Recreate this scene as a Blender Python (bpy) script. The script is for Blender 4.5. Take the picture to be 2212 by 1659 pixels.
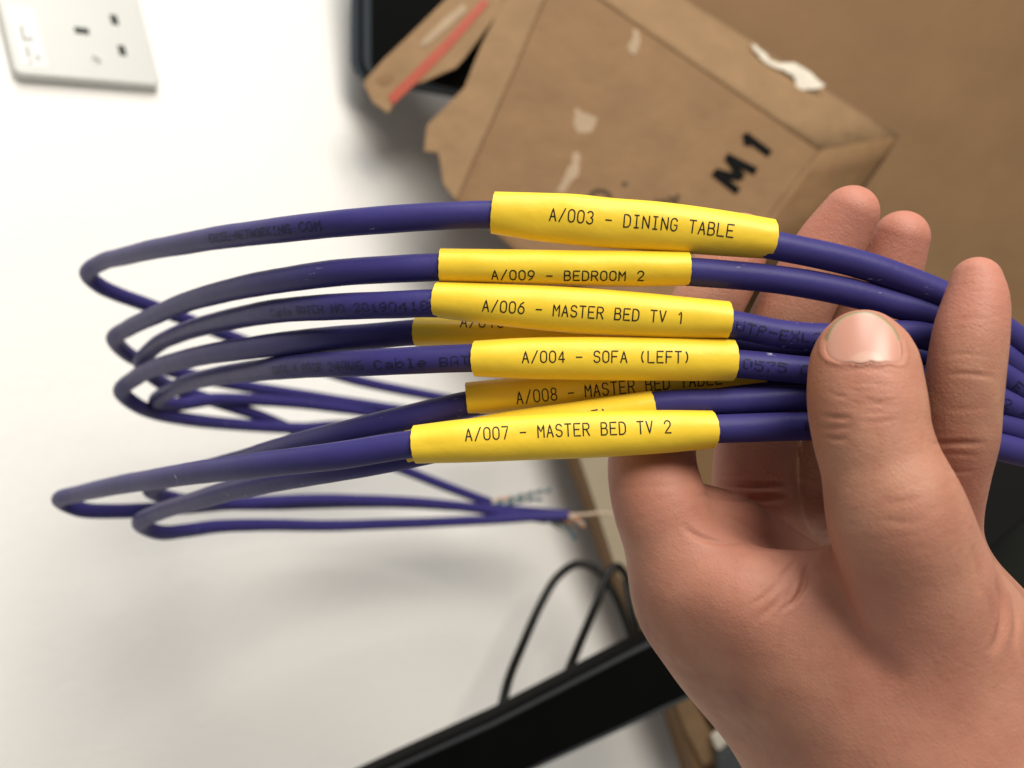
import bpy, math, random
import numpy as np
from mathutils import Vector
from mathutils.bvhtree import BVHTree
random.seed(4); rng = np.random.default_rng(4)
S = bpy.context.scene
C = bpy.context.collection
for o in list(bpy.data.objects): bpy.data.objects.remove(o)

# ------------------------------------------------------------------ camera
W, H, F = 2212.0, 1659.0, 1791.0          # survey picture size and focal length in its pixels
cam = bpy.data.cameras.new('camera'); camo = bpy.data.objects.new('camera', cam); C.objects.link(camo)
camo.location = (0, 0, 0); camo.rotation_euler = (math.pi/2, 0, 0)
cam.sensor_fit = 'HORIZONTAL'; cam.sensor_width = 36.0; cam.lens = 36.0*F/W
cam.clip_start = 0.005; cam.clip_end = 20
cam.dof.use_dof = True; cam.dof.focus_distance = 0.184; cam.dof.aperture_fstop = 12.0
S.camera = camo

# ------------------------------------------------------------------ light
wd = bpy.data.worlds.new('World'); S.world = wd; wd.use_nodes = True
bg = wd.node_tree.nodes['Background']; bg.inputs[0].default_value = (1.0, 0.96, 0.90, 1); bg.inputs[1].default_value = 0.25
def area(name, loc, target, size, power, col):
    l = bpy.data.lights.new(name, 'AREA'); l.shape = 'DISK'; l.size = size; l.energy = power; l.color = col
    o = bpy.data.objects.new(name, l); C.objects.link(o); o.location = loc
    o.rotation_euler = (Vector(target)-Vector(loc)).to_track_quat('-Z', 'Y').to_euler()
    return o
area('ceiling_lamp', (0.34, -0.42, 0.68), (-0.05, 0.40, 0.0), 0.60, 13.5, (1.0, 0.94, 0.84))
area('wall_fill_light', (0.05, 0.02, 0.95), (-0.18, 0.56, 0.0), 0.50, 6.0, (1.0, 0.98, 0.94))  # added overhead fill that brightens the wall, not a fixture of the room
S.view_settings.view_transform = 'Standard'; S.view_settings.look = 'None'
S.view_settings.exposure = 0.0; S.view_settings.gamma = 1.0
S.render.engine = 'CYCLES'

# ------------------------------------------------------------------ helpers
def P(px, py, d):                          # surveyed pixel + depth in mm -> point in metres
    d = d*0.001
    return np.array([(px-W/2)/F*d, d, -(py-H/2)/F*d])
def Pm(px, py, d): return P(px, py, d)*1000.0
def tag(o, label=None, cat=None, group=None, kind=None):
    if label: o['label'] = label
    if cat: o['category'] = cat
    if group: o['group'] = group
    if kind: o['kind'] = kind
    return o
def mesh_obj(name, verts, faces, mat, parent=None, smooth=False):
    me = bpy.data.meshes.new(name)
    me.from_pydata([tuple(map(float, v)) for v in verts], [], faces)
    if smooth: me.polygons.foreach_set('use_smooth', [True]*len(me.polygons))
    if mat: me.materials.append(mat)
    me.update()
    o = bpy.data.objects.new(name, me); C.objects.link(o)
    if parent: o.parent = parent
    return o
def empty(name):
    o = bpy.data.objects.new(name, None); o.empty_display_size = 0.01; C.objects.link(o); return o
def catmull(pts, step):
    """centripetal-ish smooth curve through rows of pts, resampled to about equal xyz step"""
    pts = np.asarray(pts, float); n = len(pts)
    ext = np.vstack([2*pts[0]-pts[1], pts, 2*pts[-1]-pts[-2]])
    out = []
    for i in range(1, n):
        p0, p1, p2, p3 = ext[i-1], ext[i], ext[i+1], ext[i+2]
        d01 = max(np.linalg.norm((p1-p0)[:3]), 1e-9)**.5; d12 = max(np.linalg.norm((p2-p1)[:3]), 1e-9)**.5; d23 = max(np.linalg.norm((p3-p2)[:3]), 1e-9)**.5
        m1 = (p2-p1) + d12*((p1-p0)/d01-(p2-p0)/(d01+d12))
        m2 = (p2-p1) + d12*((p3-p2)/d23-(p3-p1)/(d12+d23))
        for t in np.linspace(0, 1, 24, endpoint=False):
            out.append((2*t**3-3*t*t+1)*p1+(t**3-2*t*t+t)*m1+(-2*t**3+3*t*t)*p2+(t**3-t*t)*m2)
    out.append(pts[-1]); out = np.array(out)
    L = np.r_[0, np.cumsum(np.linalg.norm(np.diff(out[:, :3], axis=0), axis=1))]
    m = max(2, int(L[-1]/step)+1); s = np.linspace(0, L[-1], m)
    return np.stack([np.interp(s, L, out[:, k]) for k in range(out.shape[1])], 1)
def tangents(c):
    t = np.gradient(c, axis=0); return t/np.linalg.norm(t, axis=1)[:, None]
def frames(c):
    """tangent, normal turned to the viewer's side, binormal (upwards)"""
    t = tangents(c)
    n = -c/np.linalg.norm(c, axis=1)[:, None]
    n = n-(n*t).sum(1)[:, None]*t; n /= np.linalg.norm(n, axis=1)[:, None]
    return t, n, np.cross(n, t)
def ptframes(c):
    t = tangents(c); n = np.zeros_like(c)
    v = -c[0]; v = v-(v@t[0])*t[0]; n[0] = v/np.linalg.norm(v)
    for i in range(1, len(c)):
        v = n[i-1]-(n[i-1]@t[i])*t[i]; n[i] = v/np.linalg.norm(v)
    return t, n, np.cross(n, t)
def tube(c, r, k=14, caps=True):
    t, n, b = ptframes(c); a = np.linspace(0, 2*math.pi, k, endpoint=False)
    r = np.broadcast_to(np.asarray(r, float), (len(c),))
    v = (c[:, None]+r[:, None, None]*(np.cos(a)[None, :, None]*n[:, None]+np.sin(a)[None, :, None]*b[:, None])).reshape(-1, 3)
    f = []
    for i in range(len(c)-1):
        for j in range(k):
            f.append((i*k+j, i*k+(j+1) % k, (i+1)*k+(j+1) % k, (i+1)*k+j))
    if caps:
        f.append(tuple(range(k-1, -1, -1))); f.append(tuple((len(c)-1)*k+j for j in range(k)))
    return v, f

# ------------------------------------------------------------------ materials
def mat(name, col, rough=0.6, spec=0.5, noise=None, bump=None, **kw):
    """noise=(scale, amount, detail): colour mottling; bump=(scale, strength, distance)"""
    m = bpy.data.materials.new(name); m.use_nodes = True
    nt = m.node_tree; b = nt.nodes['Principled BSDF']
    b.inputs['Base Color'].default_value = (*col, 1); b.inputs['Roughness'].default_value = rough
    b.inputs['Specular IOR Level'].default_value = spec
    for k, v in kw.items(): b.inputs[k.replace('_', ' ')].default_value = v
    tc = nt.nodes.new('ShaderNodeTexCoord')
    if noise:
        nz = nt.nodes.new('ShaderNodeTexNoise'); nz.inputs['Scale'].default_value = noise[0]; nz.inputs['Detail'].default_value = noise[2]
        nt.links.new(tc.outputs['Object'], nz.inputs['Vector'])
        mx = nt.nodes.new('ShaderNodeMix'); mx.data_type = 'RGBA'
        mx.inputs[6].default_value = (*[c*(1-noise[1]) for c in col], 1); mx.inputs[7].default_value = (*[min(1, c*(1+noise[1])) for c in col], 1)
        nt.links.new(nz.outputs['Fac'], mx.inputs[0]); nt.links.new(mx.outputs[2], b.inputs['Base Color'])
    if bump:
        nb = nt.nodes.new('ShaderNodeTexNoise'); nb.inputs['Scale'].default_value = bump[0]; nb.inputs['Detail'].default_value = 4
        nt.links.new(tc.outputs['Object'], nb.inputs['Vector'])
        bp = nt.nodes.new('ShaderNodeBump'); bp.inputs['Strength'].default_value = bump[1]; bp.inputs['Distance'].default_value = bump[2]
        nt.links.new(nb.outputs['Fac'], bp.inputs['Height']); nt.links.new(bp.outputs['Normal'], b.inputs['Normal'])
    return m
M_wall = mat('white_paint', (0.80, 0.79, 0.765), 0.75, 0.25, (9, 0.03, 6), (160, 0.25, 0.002))
M_plate = mat('white_plastic', (0.55, 0.555, 0.53), 0.35, 0.5, (40, 0.02, 2))
M_slot = mat('slot_dark', (0.012, 0.012, 0.010), 0.6)
M_metal = mat('screw_metal', (0.35, 0.34, 0.31), 0.35, 0.5, Metallic=0.8)
M_sticker = mat('clear_sticker', (0.63, 0.63, 0.61), 0.3)
M_greyink = mat('grey_ink', (0.30, 0.30, 0.29), 0.7)
M_kraft = mat('kraft_paper', (0.205, 0.116, 0.053), 0.75, 0.3, (38, 0.20, 6), (45, 0.45, 0.006))
M_kraft2 = mat('kraft_liner', (0.245, 0.152, 0.078), 0.8, 0.25, (45, 0.20, 6), (60, 0.45, 0.005))
M_board = mat('box_board', (0.180, 0.104, 0.049), 0.8, 0.25, (16, 0.16, 7), (30, 0.35, 0.006))
M_tape = mat('packing_tape', (0.36, 0.30, 0.21), 0.35, 0.5, (30, 0.15, 4), (60, 0.25, 0.001))
M_torn = mat('torn_white_paper', (0.62, 0.57, 0.48), 0.95, 0.1, (90, 0.25, 5))
M_scuff = mat('scuffed_paper', (0.34, 0.25, 0.165), 0.9, 0.2, (60, 0.15, 3))
M_red = mat('red_tear_strip', (0.33, 0.060, 0.032), 0.5, 0.4, (80, 0.15, 3))
M_ink = mat('black_ink', (0.006, 0.006, 0.006), 0.8, 0.05)
M_fadedink = mat('faded_ink', (0.055, 0.037, 0.022), 0.85, 0.2)
M_black = mat('black_plastic', (0.0028, 0.003, 0.0028), 0.45, 0.07, (30, 0.3, 3))
M_blackmatte = mat('black_matte', (0.004, 0.004, 0.004), 0.7, 0.15, (20, 0.3, 3))
M_bezel = mat('bezel_grey', (0.028, 0.036, 0.044), 0.5, 0.25)
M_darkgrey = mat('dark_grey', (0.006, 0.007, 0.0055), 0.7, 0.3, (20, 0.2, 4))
M_slate = mat('slate_grey', (0.05, 0.055, 0.06), 0.7, 0.3, (20, 0.2, 4))
M_wire = mat('black_cable_rubber', (0.004, 0.004, 0.0035), 0.35, 0.2)
M_text = mat('label_print', (0.012, 0.010, 0.007), 0.6, 0.25, (900, 0.4, 2))
M_clear = mat('cloudy_film', (0.50, 0.46, 0.38), 0.3, 0.5)

def make_sleeve_mat():
    m = mat('yellow_heatshrink', (0.80, 0.55, 0.035), 0.42, 0.35, (70, 0.06, 5), (130, 0.30, 0.0010))
    return m
M_sleeve = make_sleeve_mat()
def make_jacket():
    m = bpy.data.materials.new('violet_jacket'); m.use_nodes = True; nt = m.node_tree; b = nt.nodes['Principled BSDF']
    b.inputs['Roughness'].default_value = 0.44; b.inputs['Specular IOR Level'].default_value = 0.13
    tc = nt.nodes.new('ShaderNodeTexCoord')
    n1 = nt.nodes.new('ShaderNodeTexNoise'); n1.inputs['Scale'].default_value = 110; n1.inputs['Detail'].default_value = 4
    nt.links.new(tc.outputs['Object'], n1.inputs['Vector'])
    mx = nt.nodes.new('ShaderNodeMix'); mx.data_type = 'RGBA'
    mx.inputs[6].default_value = (0.031, 0.026, 0.125, 1); mx.inputs[7].default_value = (0.042, 0.037, 0.165, 1)
    nt.links.new(n1.outputs['Fac'], mx.inputs[0])
    # pale scuffs: stretched speckle, only in a few places
    mp = nt.nodes.new('ShaderNodeMapping'); mp.inputs['Scale'].default_value = (420, 420, 1500); mp.inputs['Rotation'].default_value = (0, 0.5, 0)
    nt.links.new(tc.outputs['Object'], mp.inputs['Vector'])
    n2 = nt.nodes.new('ShaderNodeTexNoise'); n2.inputs['Scale'].default_value = 1.0; n2.inputs['Detail'].default_value = 3
    nt.links.new(mp.outputs['Vector'], n2.inputs['Vector'])
    n3 = nt.nodes.new('ShaderNodeTexNoise'); n3.inputs['Scale'].default_value = 85; n3.inputs['Detail'].default_value = 1
    nt.links.new(tc.outputs['Object'], n3.inputs['Vector'])
    r2 = nt.nodes.new('ShaderNodeValToRGB'); r2.color_ramp.elements[0].position = 0.64; r2.color_ramp.elements[1].position = 0.72
    r3 = nt.nodes.new('ShaderNodeValToRGB'); r3.color_ramp.elements[0].position = 0.68; r3.color_ramp.elements[1].position = 0.76
    nt.links.new(n2.outputs['Fac'], r2.inputs[0]); nt.links.new(n3.outputs['Fac'], r3.inputs[0])
    mu = nt.nodes.new('ShaderNodeMath'); mu.operation = 'MULTIPLY'; nt.links.new(r2.outputs[0], mu.inputs[0]); nt.links.new(r3.outputs[0], mu.inputs[1])
    m2 = nt.nodes.new('ShaderNodeMix'); m2.data_type = 'RGBA'; m2.inputs[7].default_value = (0.42, 0.40, 0.50, 1)
    nt.links.new(mu.outputs[0], m2.inputs[0]); nt.links.new(mx.outputs[2], m2.inputs[6])
    nt.links.new(m2.outputs[2], b.inputs['Base Color'])
    bp = nt.nodes.new('ShaderNodeBump'); bp.inputs['Strength'].default_value = 0.15; bp.inputs['Distance'].default_value = 0.0004
    n4 = nt.nodes.new('ShaderNodeTexNoise'); n4.inputs['Scale'].default_value = 700; n4.inputs['Detail'].default_value = 3
    nt.links.new(tc.outputs['Object'], n4.inputs['Vector']); nt.links.new(n4.outputs['Fac'], bp.inputs['Height']); nt.links.new(bp.outputs['Normal'], b.inputs['Normal'])
    return m
M_jacket = make_jacket()
M_jprint = mat('jacket_print', (0.010, 0.008, 0.030), 0.6, 0.3)
M_core = {'teal': mat('teal_wire', (0.025, 0.10, 0.14), 0.5), 'white': mat('white_wire', (0.36, 0.34, 0.30), 0.5), 'orange': mat('orange_wire', (0.55, 0.20, 0.06), 0.5),
          'green': mat('green_wire', (0.12, 0.20, 0.06), 0.5), 'brown': mat('pale_wire', (0.50, 0.38, 0.28), 0.5), 'grey': mat('grey_wire', (0.16, 0.19, 0.20), 0.5)}

# ------------------------------------------------------------------ the wall
P0 = P(170, 84, 535)
t1 = np.array([0.74, 0.655, 0.15]); t1 /= np.linalg.norm(t1)            # along the socket's short side (x, depth, up)
t2 = np.array([0.30, -0.08, -0.95]); t2 -= (t2@t1)*t1; t2 /= np.linalg.norm(t2)
wn = np.cross(t1, t2); wn = wn if wn[1] < 0 else -wn                    # wall normal, towards the camera
def wallp(u, v, h=0.0): return P0+t1*u*.001+t2*v*.001+wn*h*.001          # mm in the plane of the wall
wv = [wallp(a, b) for a, b in ((-900, -900), (1700, -900), (1700, 1300), (-900, 1300))]
tag(mesh_obj('wall', wv, [(0, 1, 2, 3)], M_wall), 'plain white painted wall behind the cables', kind='structure')
def ray_on(px, py, p0, n):
    d = P(px, py, 1000); return d*((p0@n)/(d@n))

# polygon slab: front outline points (3D), pushed back along -n by th
def slab(name, front, n, th, m, parent=None, bevel=0.0):
    front = [np.asarray(q) for q in front]; k = len(front); n = np.asarray(n)/np.linalg.norm(n)
    back = [q-n*th for q in front]
    fs = [tuple(range(k)), tuple(range(2*k-1, k-1, -1))]
    for i in range(k): fs.append((i, i+k, (i+1) % k+k, (i+1) % k))
    o = mesh_obj(name, front+back, fs, m, parent)
    if bevel:
        md = o.modifiers.new('bevel', 'BEVEL'); md.width = bevel; md.segments = 3; md.limit_method = 'ANGLE'
    return o
def rounded(cx0, cy0, cx1, cy1, r, k=6):
    out = []
    for (x, y, a0) in ((cx1-r, cy1-r, 0), (cx0+r, cy1-r, 90), (cx0+r, cy0+r, 180), (cx1-r, cy0+r, 270)):
        for j in range(k+1):
            a = math.radians(a0+90*j/k); out.append((x+r*math.cos(a), y+r*math.sin(a)))
    return out

# ------------------------------------------------------------------ wall socket (earth pin at the survey origin; u = 86 mm side, v = 146 mm side)
so = empty('wall_socket')
tag(so, 'white double wall socket with three pin slots in the upper left corner', 'wall socket')
U0, U1, V0, V1 = -44, 42, -112, 34
pl = slab('face_plate', [wallp(u, v, 9) for u, v in rounded(U0, V0, U1, V1, 5)], wn, 0.0088, M_plate, so, bevel=0.0012)
def slot(name, u, v, wu, wv_, m=M_slot, h=9.15):
    return slab(name, [wallp(a, b, h) for a, b in rounded(u-wu/2, v-wv_/2, u+wu/2, v+wv_/2, 0.6, 3)], wn, 0.0004, m, so)
slot('earth_slot', 0, 0, 8.6, 4.6)
slot('pin_slot', 22, -11.0, 4.6, 7.4); slot('pin_slot', 22, 11.0, 4.6, 7.4)
slot('earth_slot', 0, -76, 8.6, 4.6); slot('pin_slot', 22, -87, 4.6, 7.4); slot('pin_slot', 22, -65, 4.6, 7.4)
sw = slab('switch', [wallp(a, b, 12) for a, b in rounded(-21, -32, -7, -24, 1.5)], wn, 0.0035, M_plate, so, bevel=0.0008)
sw2 = slab('switch', [wallp(a, b, 12) for a, b in rounded(-21, -50, -7, -42, 1.5)], wn, 0.0035, M_plate, so, bevel=0.0008)
c0 = (4.5, 19.5)
sc = slab('screw', [wallp(c0[0]+2.9*math.cos(a), c0[1]+2.9*math.sin(a), 9.35) for a in np.linspace(0, 2*math.pi, 20, endpoint=False)], wn, 0.0006, M_metal, so)
slab('screw_slot', [wallp(c0[0]+a, c0[1]+b, 9.45) for a, b in ((-2.4, -1.6), (-1.4, -2.4), (2.4, 1.6), (1.4, 2.4))], wn, 0.0002, M_slot, sc)
st = slab('sticker', [wallp(a, b, 9.25) for a, b in rounded(-40, -12, -25, 29, 1.5)], wn, 0.0003, M_sticker, so)

# ------------------------------------------------------------------ stroke lettering
def arc(cx, cy, rx, ry, a0, a1, k=9):
    return [(cx+rx*math.cos(math.radians(a)), cy+ry*math.sin(math.radians(a))) for a in np.linspace(a0, a1, k)]
OV = arc(2, 4.2, 2, 1.8, 0, 180, 9)+arc(2, 1.8, 2, 1.8, 180, 360, 9)+[(4, 4.2)]
G = {'A': [[(0, 0), (2, 6), (4, 0)], [(0.7, 2), (3.3, 2)]], '/': [[(0.2, -.2), (3.8, 6.2)]], '-': [[(0.2, 2.7), (3.8, 2.7)]],
     '0': [OV], 'O': [OV], '1': [[(0.9, 4.6), (2.4, 6), (2.4, 0)]],
     '2': [arc(2, 4.3, 1.9, 1.7, 170, -30, 10)+[(0.1, 0), (4, 0)]],
     '3': [arc(1.9, 4.5, 1.8, 1.5, 150, -80, 9)+arc(1.9, 1.6, 2.0, 1.6, 80, -160, 10)],
     '4': [[(3, 0), (3, 6), (0, 1.6), (4, 1.6)]],
     '5': [[(3.8, 6), (0.5, 6), (0.2, 3.2)]+arc(1.9, 1.9, 2.0, 1.9, 130, -150, 11)],
     '6': [[(3.4, 6), (1.6, 5)]+arc(2, 1.9, 2, 1.9, 170, 530, 18)],
     '7': [[(0, 6), (4, 6), (1.5, 0)]],
     '8': [arc(2, 4.5, 1.7, 1.5, -90, 270, 16), arc(2, 1.5, 2, 1.5, -90, 270, 16)],
     '9': [[(0.6, 0), (2.4, 1)]+arc(2, 4.1, 2, 1.9, -10, 350, 18)],
     'D': [[(0, 0), (0, 6), (1.6, 6)]+arc(1.6, 4, 2.4, 2, 90, 0, 6)+arc(1.6, 2, 2.4, 2, 0, -90, 6)+[(0, 0)]],
     'I': [[(0.7, 6), (3.3, 6)], [(2, 6), (2, 0)], [(0.7, 0), (3.3, 0)]],
     'N': [[(0, 0), (0, 6), (4, 0), (4, 6)]],
     'G': [arc(2, 4.1, 2, 1.9, 25, 180, 8)+arc(2, 1.9, 2, 1.9, 180, 340, 8)+[(4, 2.8), (2.3, 2.8)]],
     'T': [[(0, 6), (4, 6)], [(2, 6), (2, 0)]],
     'B': [[(0, 0), (0, 6), (2, 6)]+arc(2.2, 4.6, 1.5, 1.4, 90, -90, 8)+[(0, 3.2)], [(2.2, 3.2)]+arc(2.4, 1.6, 1.6, 1.6, 90, -90, 8)+[(0, 0)]],
     'L': [[(0, 6), (0, 0), (4, 0)]], 'E': [[(4, 6), (0, 6), (0, 0), (4, 0)], [(0, 3.1), (3.2, 3.1)]], 'F': [[(4, 6), (0, 6), (0, 0)], [(0, 3.1), (3.2, 3.1)]],
     'R': [[(0, 0), (0, 6), (2.2, 6)]+arc(2.3, 4.5, 1.7, 1.5, 90, -90, 8)+[(0, 3)], [(2, 3), (4, 0)]],
     'M': [[(0, 0), (0, 6), (2, 2.6), (4, 6), (4, 0)]],
     'S': [arc(2, 4.5, 1.9, 1.5, 20, 230, 10)+arc(2, 1.6, 2, 1.6, 55, -160, 10)],
     'V': [[(0, 6), (2, 0), (4, 6)]], '(': [arc(4.6, 3, 2.8, 3.6, 130, 230, 8)], ')': [arc(-0.6, 3, 2.8, 3.6, 50, -50, 8)],
     'H': [[(0, 0), (0, 6)], [(4, 0), (4, 6)], [(0, 3.1), (4, 3.1)]], 'w': [[(0, 4), (1, 0), (2, 3), (3, 0), (4, 4)]], ' ': []}
def ribbons(text, adv, gw, gh, sw, fmap, verts, faces, x0=0.0, y0=0.0):
    """text as thin strips; fmap maps 2D mm to a 3D point"""
    for i, ch in enumerate(text):
        for st_ in G[ch]:
            p = np.array([(x0+i*adv+q[0]/4*gw, y0+q[1]/6*gh) for q in st_], float)
            # subdivide long pieces so they follow the curve of the surface
            q = [p[0]]
            for a, b in zip(p[:-1], p[1:]):
                n = max(1, int(np.linalg.norm(b-a)/0.45))
                for j in range(1, n+1): q.append(a+(b-a)*j/n)
            p = np.array(q); keep = np.r_[True, np.linalg.norm(np.diff(p, axis=0), axis=1) > 1e-6]; p = p[keep]
            if len(p) < 2: continue
            t = np.gradient(p, axis=0); t /= np.linalg.norm(t, axis=1)[:, None]+1e-9
            nrm = np.stack([-t[:, 1], t[:, 0]], 1)*sw/2
            p[0] -= t[0]*sw*.4; p[-1] += t[-1]*sw*.4
            base = len(verts)
            for a, n_ in zip(p, nrm): verts.append(fmap(*(a+n_))); verts.append(fmap(*(a-n_)))
            for j in range(len(p)-1): faces.append((base+2*j, base+2*j+1, base+2*j+3, base+2*j+2))
# faint grey sticker writing
pst = P0+wn*0.0094
vv, ff = [], []
for line in ([(45, 55), (51, 85)], [(51, 86), (62, 84), (72, 85)], [(57, 100), (63, 124)], [(64, 132), (68, 138)], [(79, 118), (84, 131)]):
    for (a, b) in zip(line[:-1], line[1:]):
        d = np.array(b, float)-np.array(a, float); n_ = np.array([-d[1], d[0]])/np.linalg.norm(d)*3.0
        k = len(vv)
        for q in (np.array(a)+n_, np.array(b)+n_, np.array(b)-n_, np.array(a)-n_): vv.append(ray_on(q[0], q[1], pst, wn))
        ff.append((k, k+1, k+2, k+3))
mesh_obj('sticker_writing', vv, ff, M_greyink, st)

# ------------------------------------------------------------------ things behind the hand
def plane(px, py, d, nx, nz):
    n = np.array([nx, -1.0, nz]); return P(px, py, d), n/np.linalg.norm(n)
def on(pl, pts, h=0.0):
    p0, n = pl; return [ray_on(x, y, p0+n*h*.001, n) for x, y in pts]

# big cardboard box at the right
pb = plane(1700, 700, 640, 0.10, 0.05)
box = empty('cardboard_box'); tag(box, 'large brown cardboard box filling the background behind the hand', 'cardboard box')
left_edge = [(1040, -260), (1075, 100), (1120, 420), (1165, 640), (1215, 860), (1247, 990), (1290, 1110), (1325, 1220), (1362, 1300), (1398, 1388), (1440, 1500), (1475, 1580), (1530, 1760)]
slab('front_panel', on(pb, [(2700, -260)]+left_edge+[(2700, 1760)]), pb[1], 0.060, M_board, box, bevel=0.002)
tp = [(1249, 980), (1292, 1108), (1328, 1220), (1364, 1298), (1384, 1345), (1445, 1330), (1420, 1230), (1370, 1100), (1330, 980)]
slab('packing_tape', on(pb, tp, 0.9), pb[1], 0.0006, M_tape, box)
tp2 = [(1452, 1500), (1478, 1570), (1520, 1655), (1560, 1650), (1535, 1580), (1500, 1510)]
slab('torn_liner', on(pb, tp2, 5), pb[1], 0.0045, M_kraft2, box, bevel=0.001)
tp3 = [(1500, 1505), (1540, 1560), (1600, 1590), (1640, 1600), (1600, 1520), (1540, 1470)]
slab('torn_liner', on(pb, tp3, 9), pb[1], 0.004, M_kraft, box, bevel=0.001)
tp4 = [(1538, 1590), (1560, 1575), (1585, 1590), (1590, 1612), (1566, 1632), (1548, 1618)]
slab('torn_patch', on(pb, tp4, 16), pb[1], 0.004, M_torn, box, bevel=0.001)
sl = slab('grey_offcut', on(pb, [(1555, 1640), (1600, 1600), (1680, 1620), (1700, 1800), (1560, 1800)], 30), pb[1], 0.010, M_slate, None, bevel=0.001)
tag(sl, 'slate grey offcut peeking out below the wrist at the bottom edge', 'offcut')

# black boxes: screen edge at the top, dark case at the right
pk = plane(900, 100, 610, -0.25, 0.0)
tv = empty('black_screen'); tag(tv, 'black glossy screen with rounded grey edge behind the torn envelope flap', 'screen')
def scr(l, b, r):
    pts = [(l, -260), (l, b-r)]
    for a in np.linspace(10, 80, 6): pts.append((l+r*0.55*(1-math.cos(math.radians(a))), b-r+r*math.sin(math.radians(a))))
    return pts+[(l+r*.7, b), (1010, b+38), (1300, b+60), (1300, -260)]
slab('outer_edge', on(pk, scr(756, 166, 42), 0), pk[1], 0.016, M_bezel, tv, bevel=0.0015)
slab('groove', on(pk, scr(775, 164, 40), 0.6), pk[1], 0.006, M_black, tv)
slab('bezel', on(pk, scr(783, 160, 40), 4), pk[1], 0.006, M_bezel, tv, bevel=0.001)
slab('glass', on(pk, scr(802, 158, 30), 6), pk[1], 0.006, M_black, tv)
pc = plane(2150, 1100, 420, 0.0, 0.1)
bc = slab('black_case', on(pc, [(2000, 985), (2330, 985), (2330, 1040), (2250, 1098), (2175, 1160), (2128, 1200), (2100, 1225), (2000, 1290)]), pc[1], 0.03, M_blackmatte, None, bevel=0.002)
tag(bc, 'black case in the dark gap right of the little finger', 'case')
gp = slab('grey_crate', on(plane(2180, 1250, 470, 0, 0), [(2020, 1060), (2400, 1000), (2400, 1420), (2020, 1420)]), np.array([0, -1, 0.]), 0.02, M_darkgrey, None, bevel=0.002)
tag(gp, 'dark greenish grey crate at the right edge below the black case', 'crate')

# padded envelope
pe = plane(1450, 300, 560, 0.06, 0.12)
ev = empty('padded_envelope'); tag(ev, 'torn brown padded envelope marked M1 lying above the cables', 'envelope')
A_, B_, C_, D_, E_ = (1283, -10), (1772, 325), (1660, 470), (1940, 295), (1868, 402)
front = on(pe, [(1178, -160), (985, 432), (1120, 545), (1300, 640), (1480, 720), (1560, 640), C_, B_, A_, (1050, -160)][:9], 0)
front = on(pe, [(1197, -55), (1178, -10), (1100, 175), (985, 432), (1120, 545), (1300, 640), (1500, 720), (1580, 600), C_, (1720, 390), B_, (1560, 180), A_, (1218, -55)], 0)
slab('front_panel', front, pe[1], 0.0035, M_kraft, ev, bevel=0.0012)
pb2 = (pe[0]+np.array([0, 0.030, 0]), pe[1])
def quadstrip(name, a, b, m, th=0.0012, k=10):
    """curved panel between two 3D polylines"""
    a = [np.asarray(q) for q in a]; b = [np.asarray(q) for q in b]; v, f = [], []
    n = len(a)
    for i in range(n):
        for j in range(k+1):
            t = j/k; q = a[i]*(1-t)+b[i]*t; q = q+np.array([0, -1, 0])*0.004*math.sin(math.pi*t); v.append(q)
    for i in range(n-1):
        for j in range(k): f.append((i*(k+1)+j, i*(k+1)+j+1, (i+1)*(k+1)+j+1, (i+1)*(k+1)+j))
    o = mesh_obj(name, v, f, m, ev, True)
    md = o.modifiers.new('thick', 'SOLIDIFY'); md.thickness = th; md.offset = 0
    return o
fa = on(pe, [(1075, -160), A_, (1420, 85), (1560, 180), (1680, 262), B_], 0.3)
fb = on(pb2, [(1260, -160), (1485, 0), (1600, 74), (1730, 158), (1850, 236), D_])
quadstrip('side_gusset', fa, fb, M_kraft2)
fa = on(pe, [B_, (1720, 390), C_, (1580, 600)], 0.3)
fb = on(pb2, [D_, (1905, 350), E_, (1790, 560)])
quadstrip('end_gusset', fa, fb, M_kraft)
# opened back flap at the left, and the torn-off strip
fl = [(1240, -160), (1178, -10), (1100, 175), (1030, 330), (985, 432), (958, 398), (947, 330), (916, 326), (922, 270), (960, 232), (1003, 188), (1022, 140), (1041, 94), (1068, 40), (1091, 0), (1160, -160)]
slab('back_flap', on(pe, fl, 2.2), pe[1], 0.0015, M_kraft2, ev, bevel=0.0005)
pf = plane(930, 110, 575, -0.15, 0.25)
stp = [(1060, -110), (960, 0), (878, 81), (830, 126), (791, 169), (785, 181), (805, 220), (838, 244), (852, 222), (878, 188), (915, 176), (960, 156), (984, 146), (1003, 125), (1040, 76), (1078, 25), (1091, 0), (1170, -110)]
sp = slab('torn_strip', on(pf, stp, 0), pf[1], 0.0015, M_kraft2, ev, bevel=0.0005)
slab('tear_tape', on(pf, [(838, 208), (848, 226), (900, 178), (978, 98), (1055, 8), (1044, -4), (960, 88), (890, 158)], 0.8), pf[1], 0.0006, M_red, sp)
slab('glue_residue', on(pf, [(905, 100), (925, 95), (975, 52), (1010, 20), (1000, 8), (960, 40), (920, 78)], 0.6), pf[1], 0.0004, M_scuff, sp)
slab('glue_residue', on(pf, [(812, 172), (826, 186), (846, 176), (850, 160), (836, 156)], 0.6), pf[1], 0.0004, M_kraft, sp)
def ragged(pts, amp=2.2, n=4):
    out = []; r_ = random.Random(len(pts)*7)
    for (a, b) in zip(pts, pts[1:]+pts[:1]):
        for k in range(n):
            t = k/n; j = amp if k else amp*.4
            out.append((a[0]+(b[0]-a[0])*t+r_.uniform(-j, j), a[1]+(b[1]-a[1])*t+r_.uniform(-j, j)))
    return out
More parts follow.
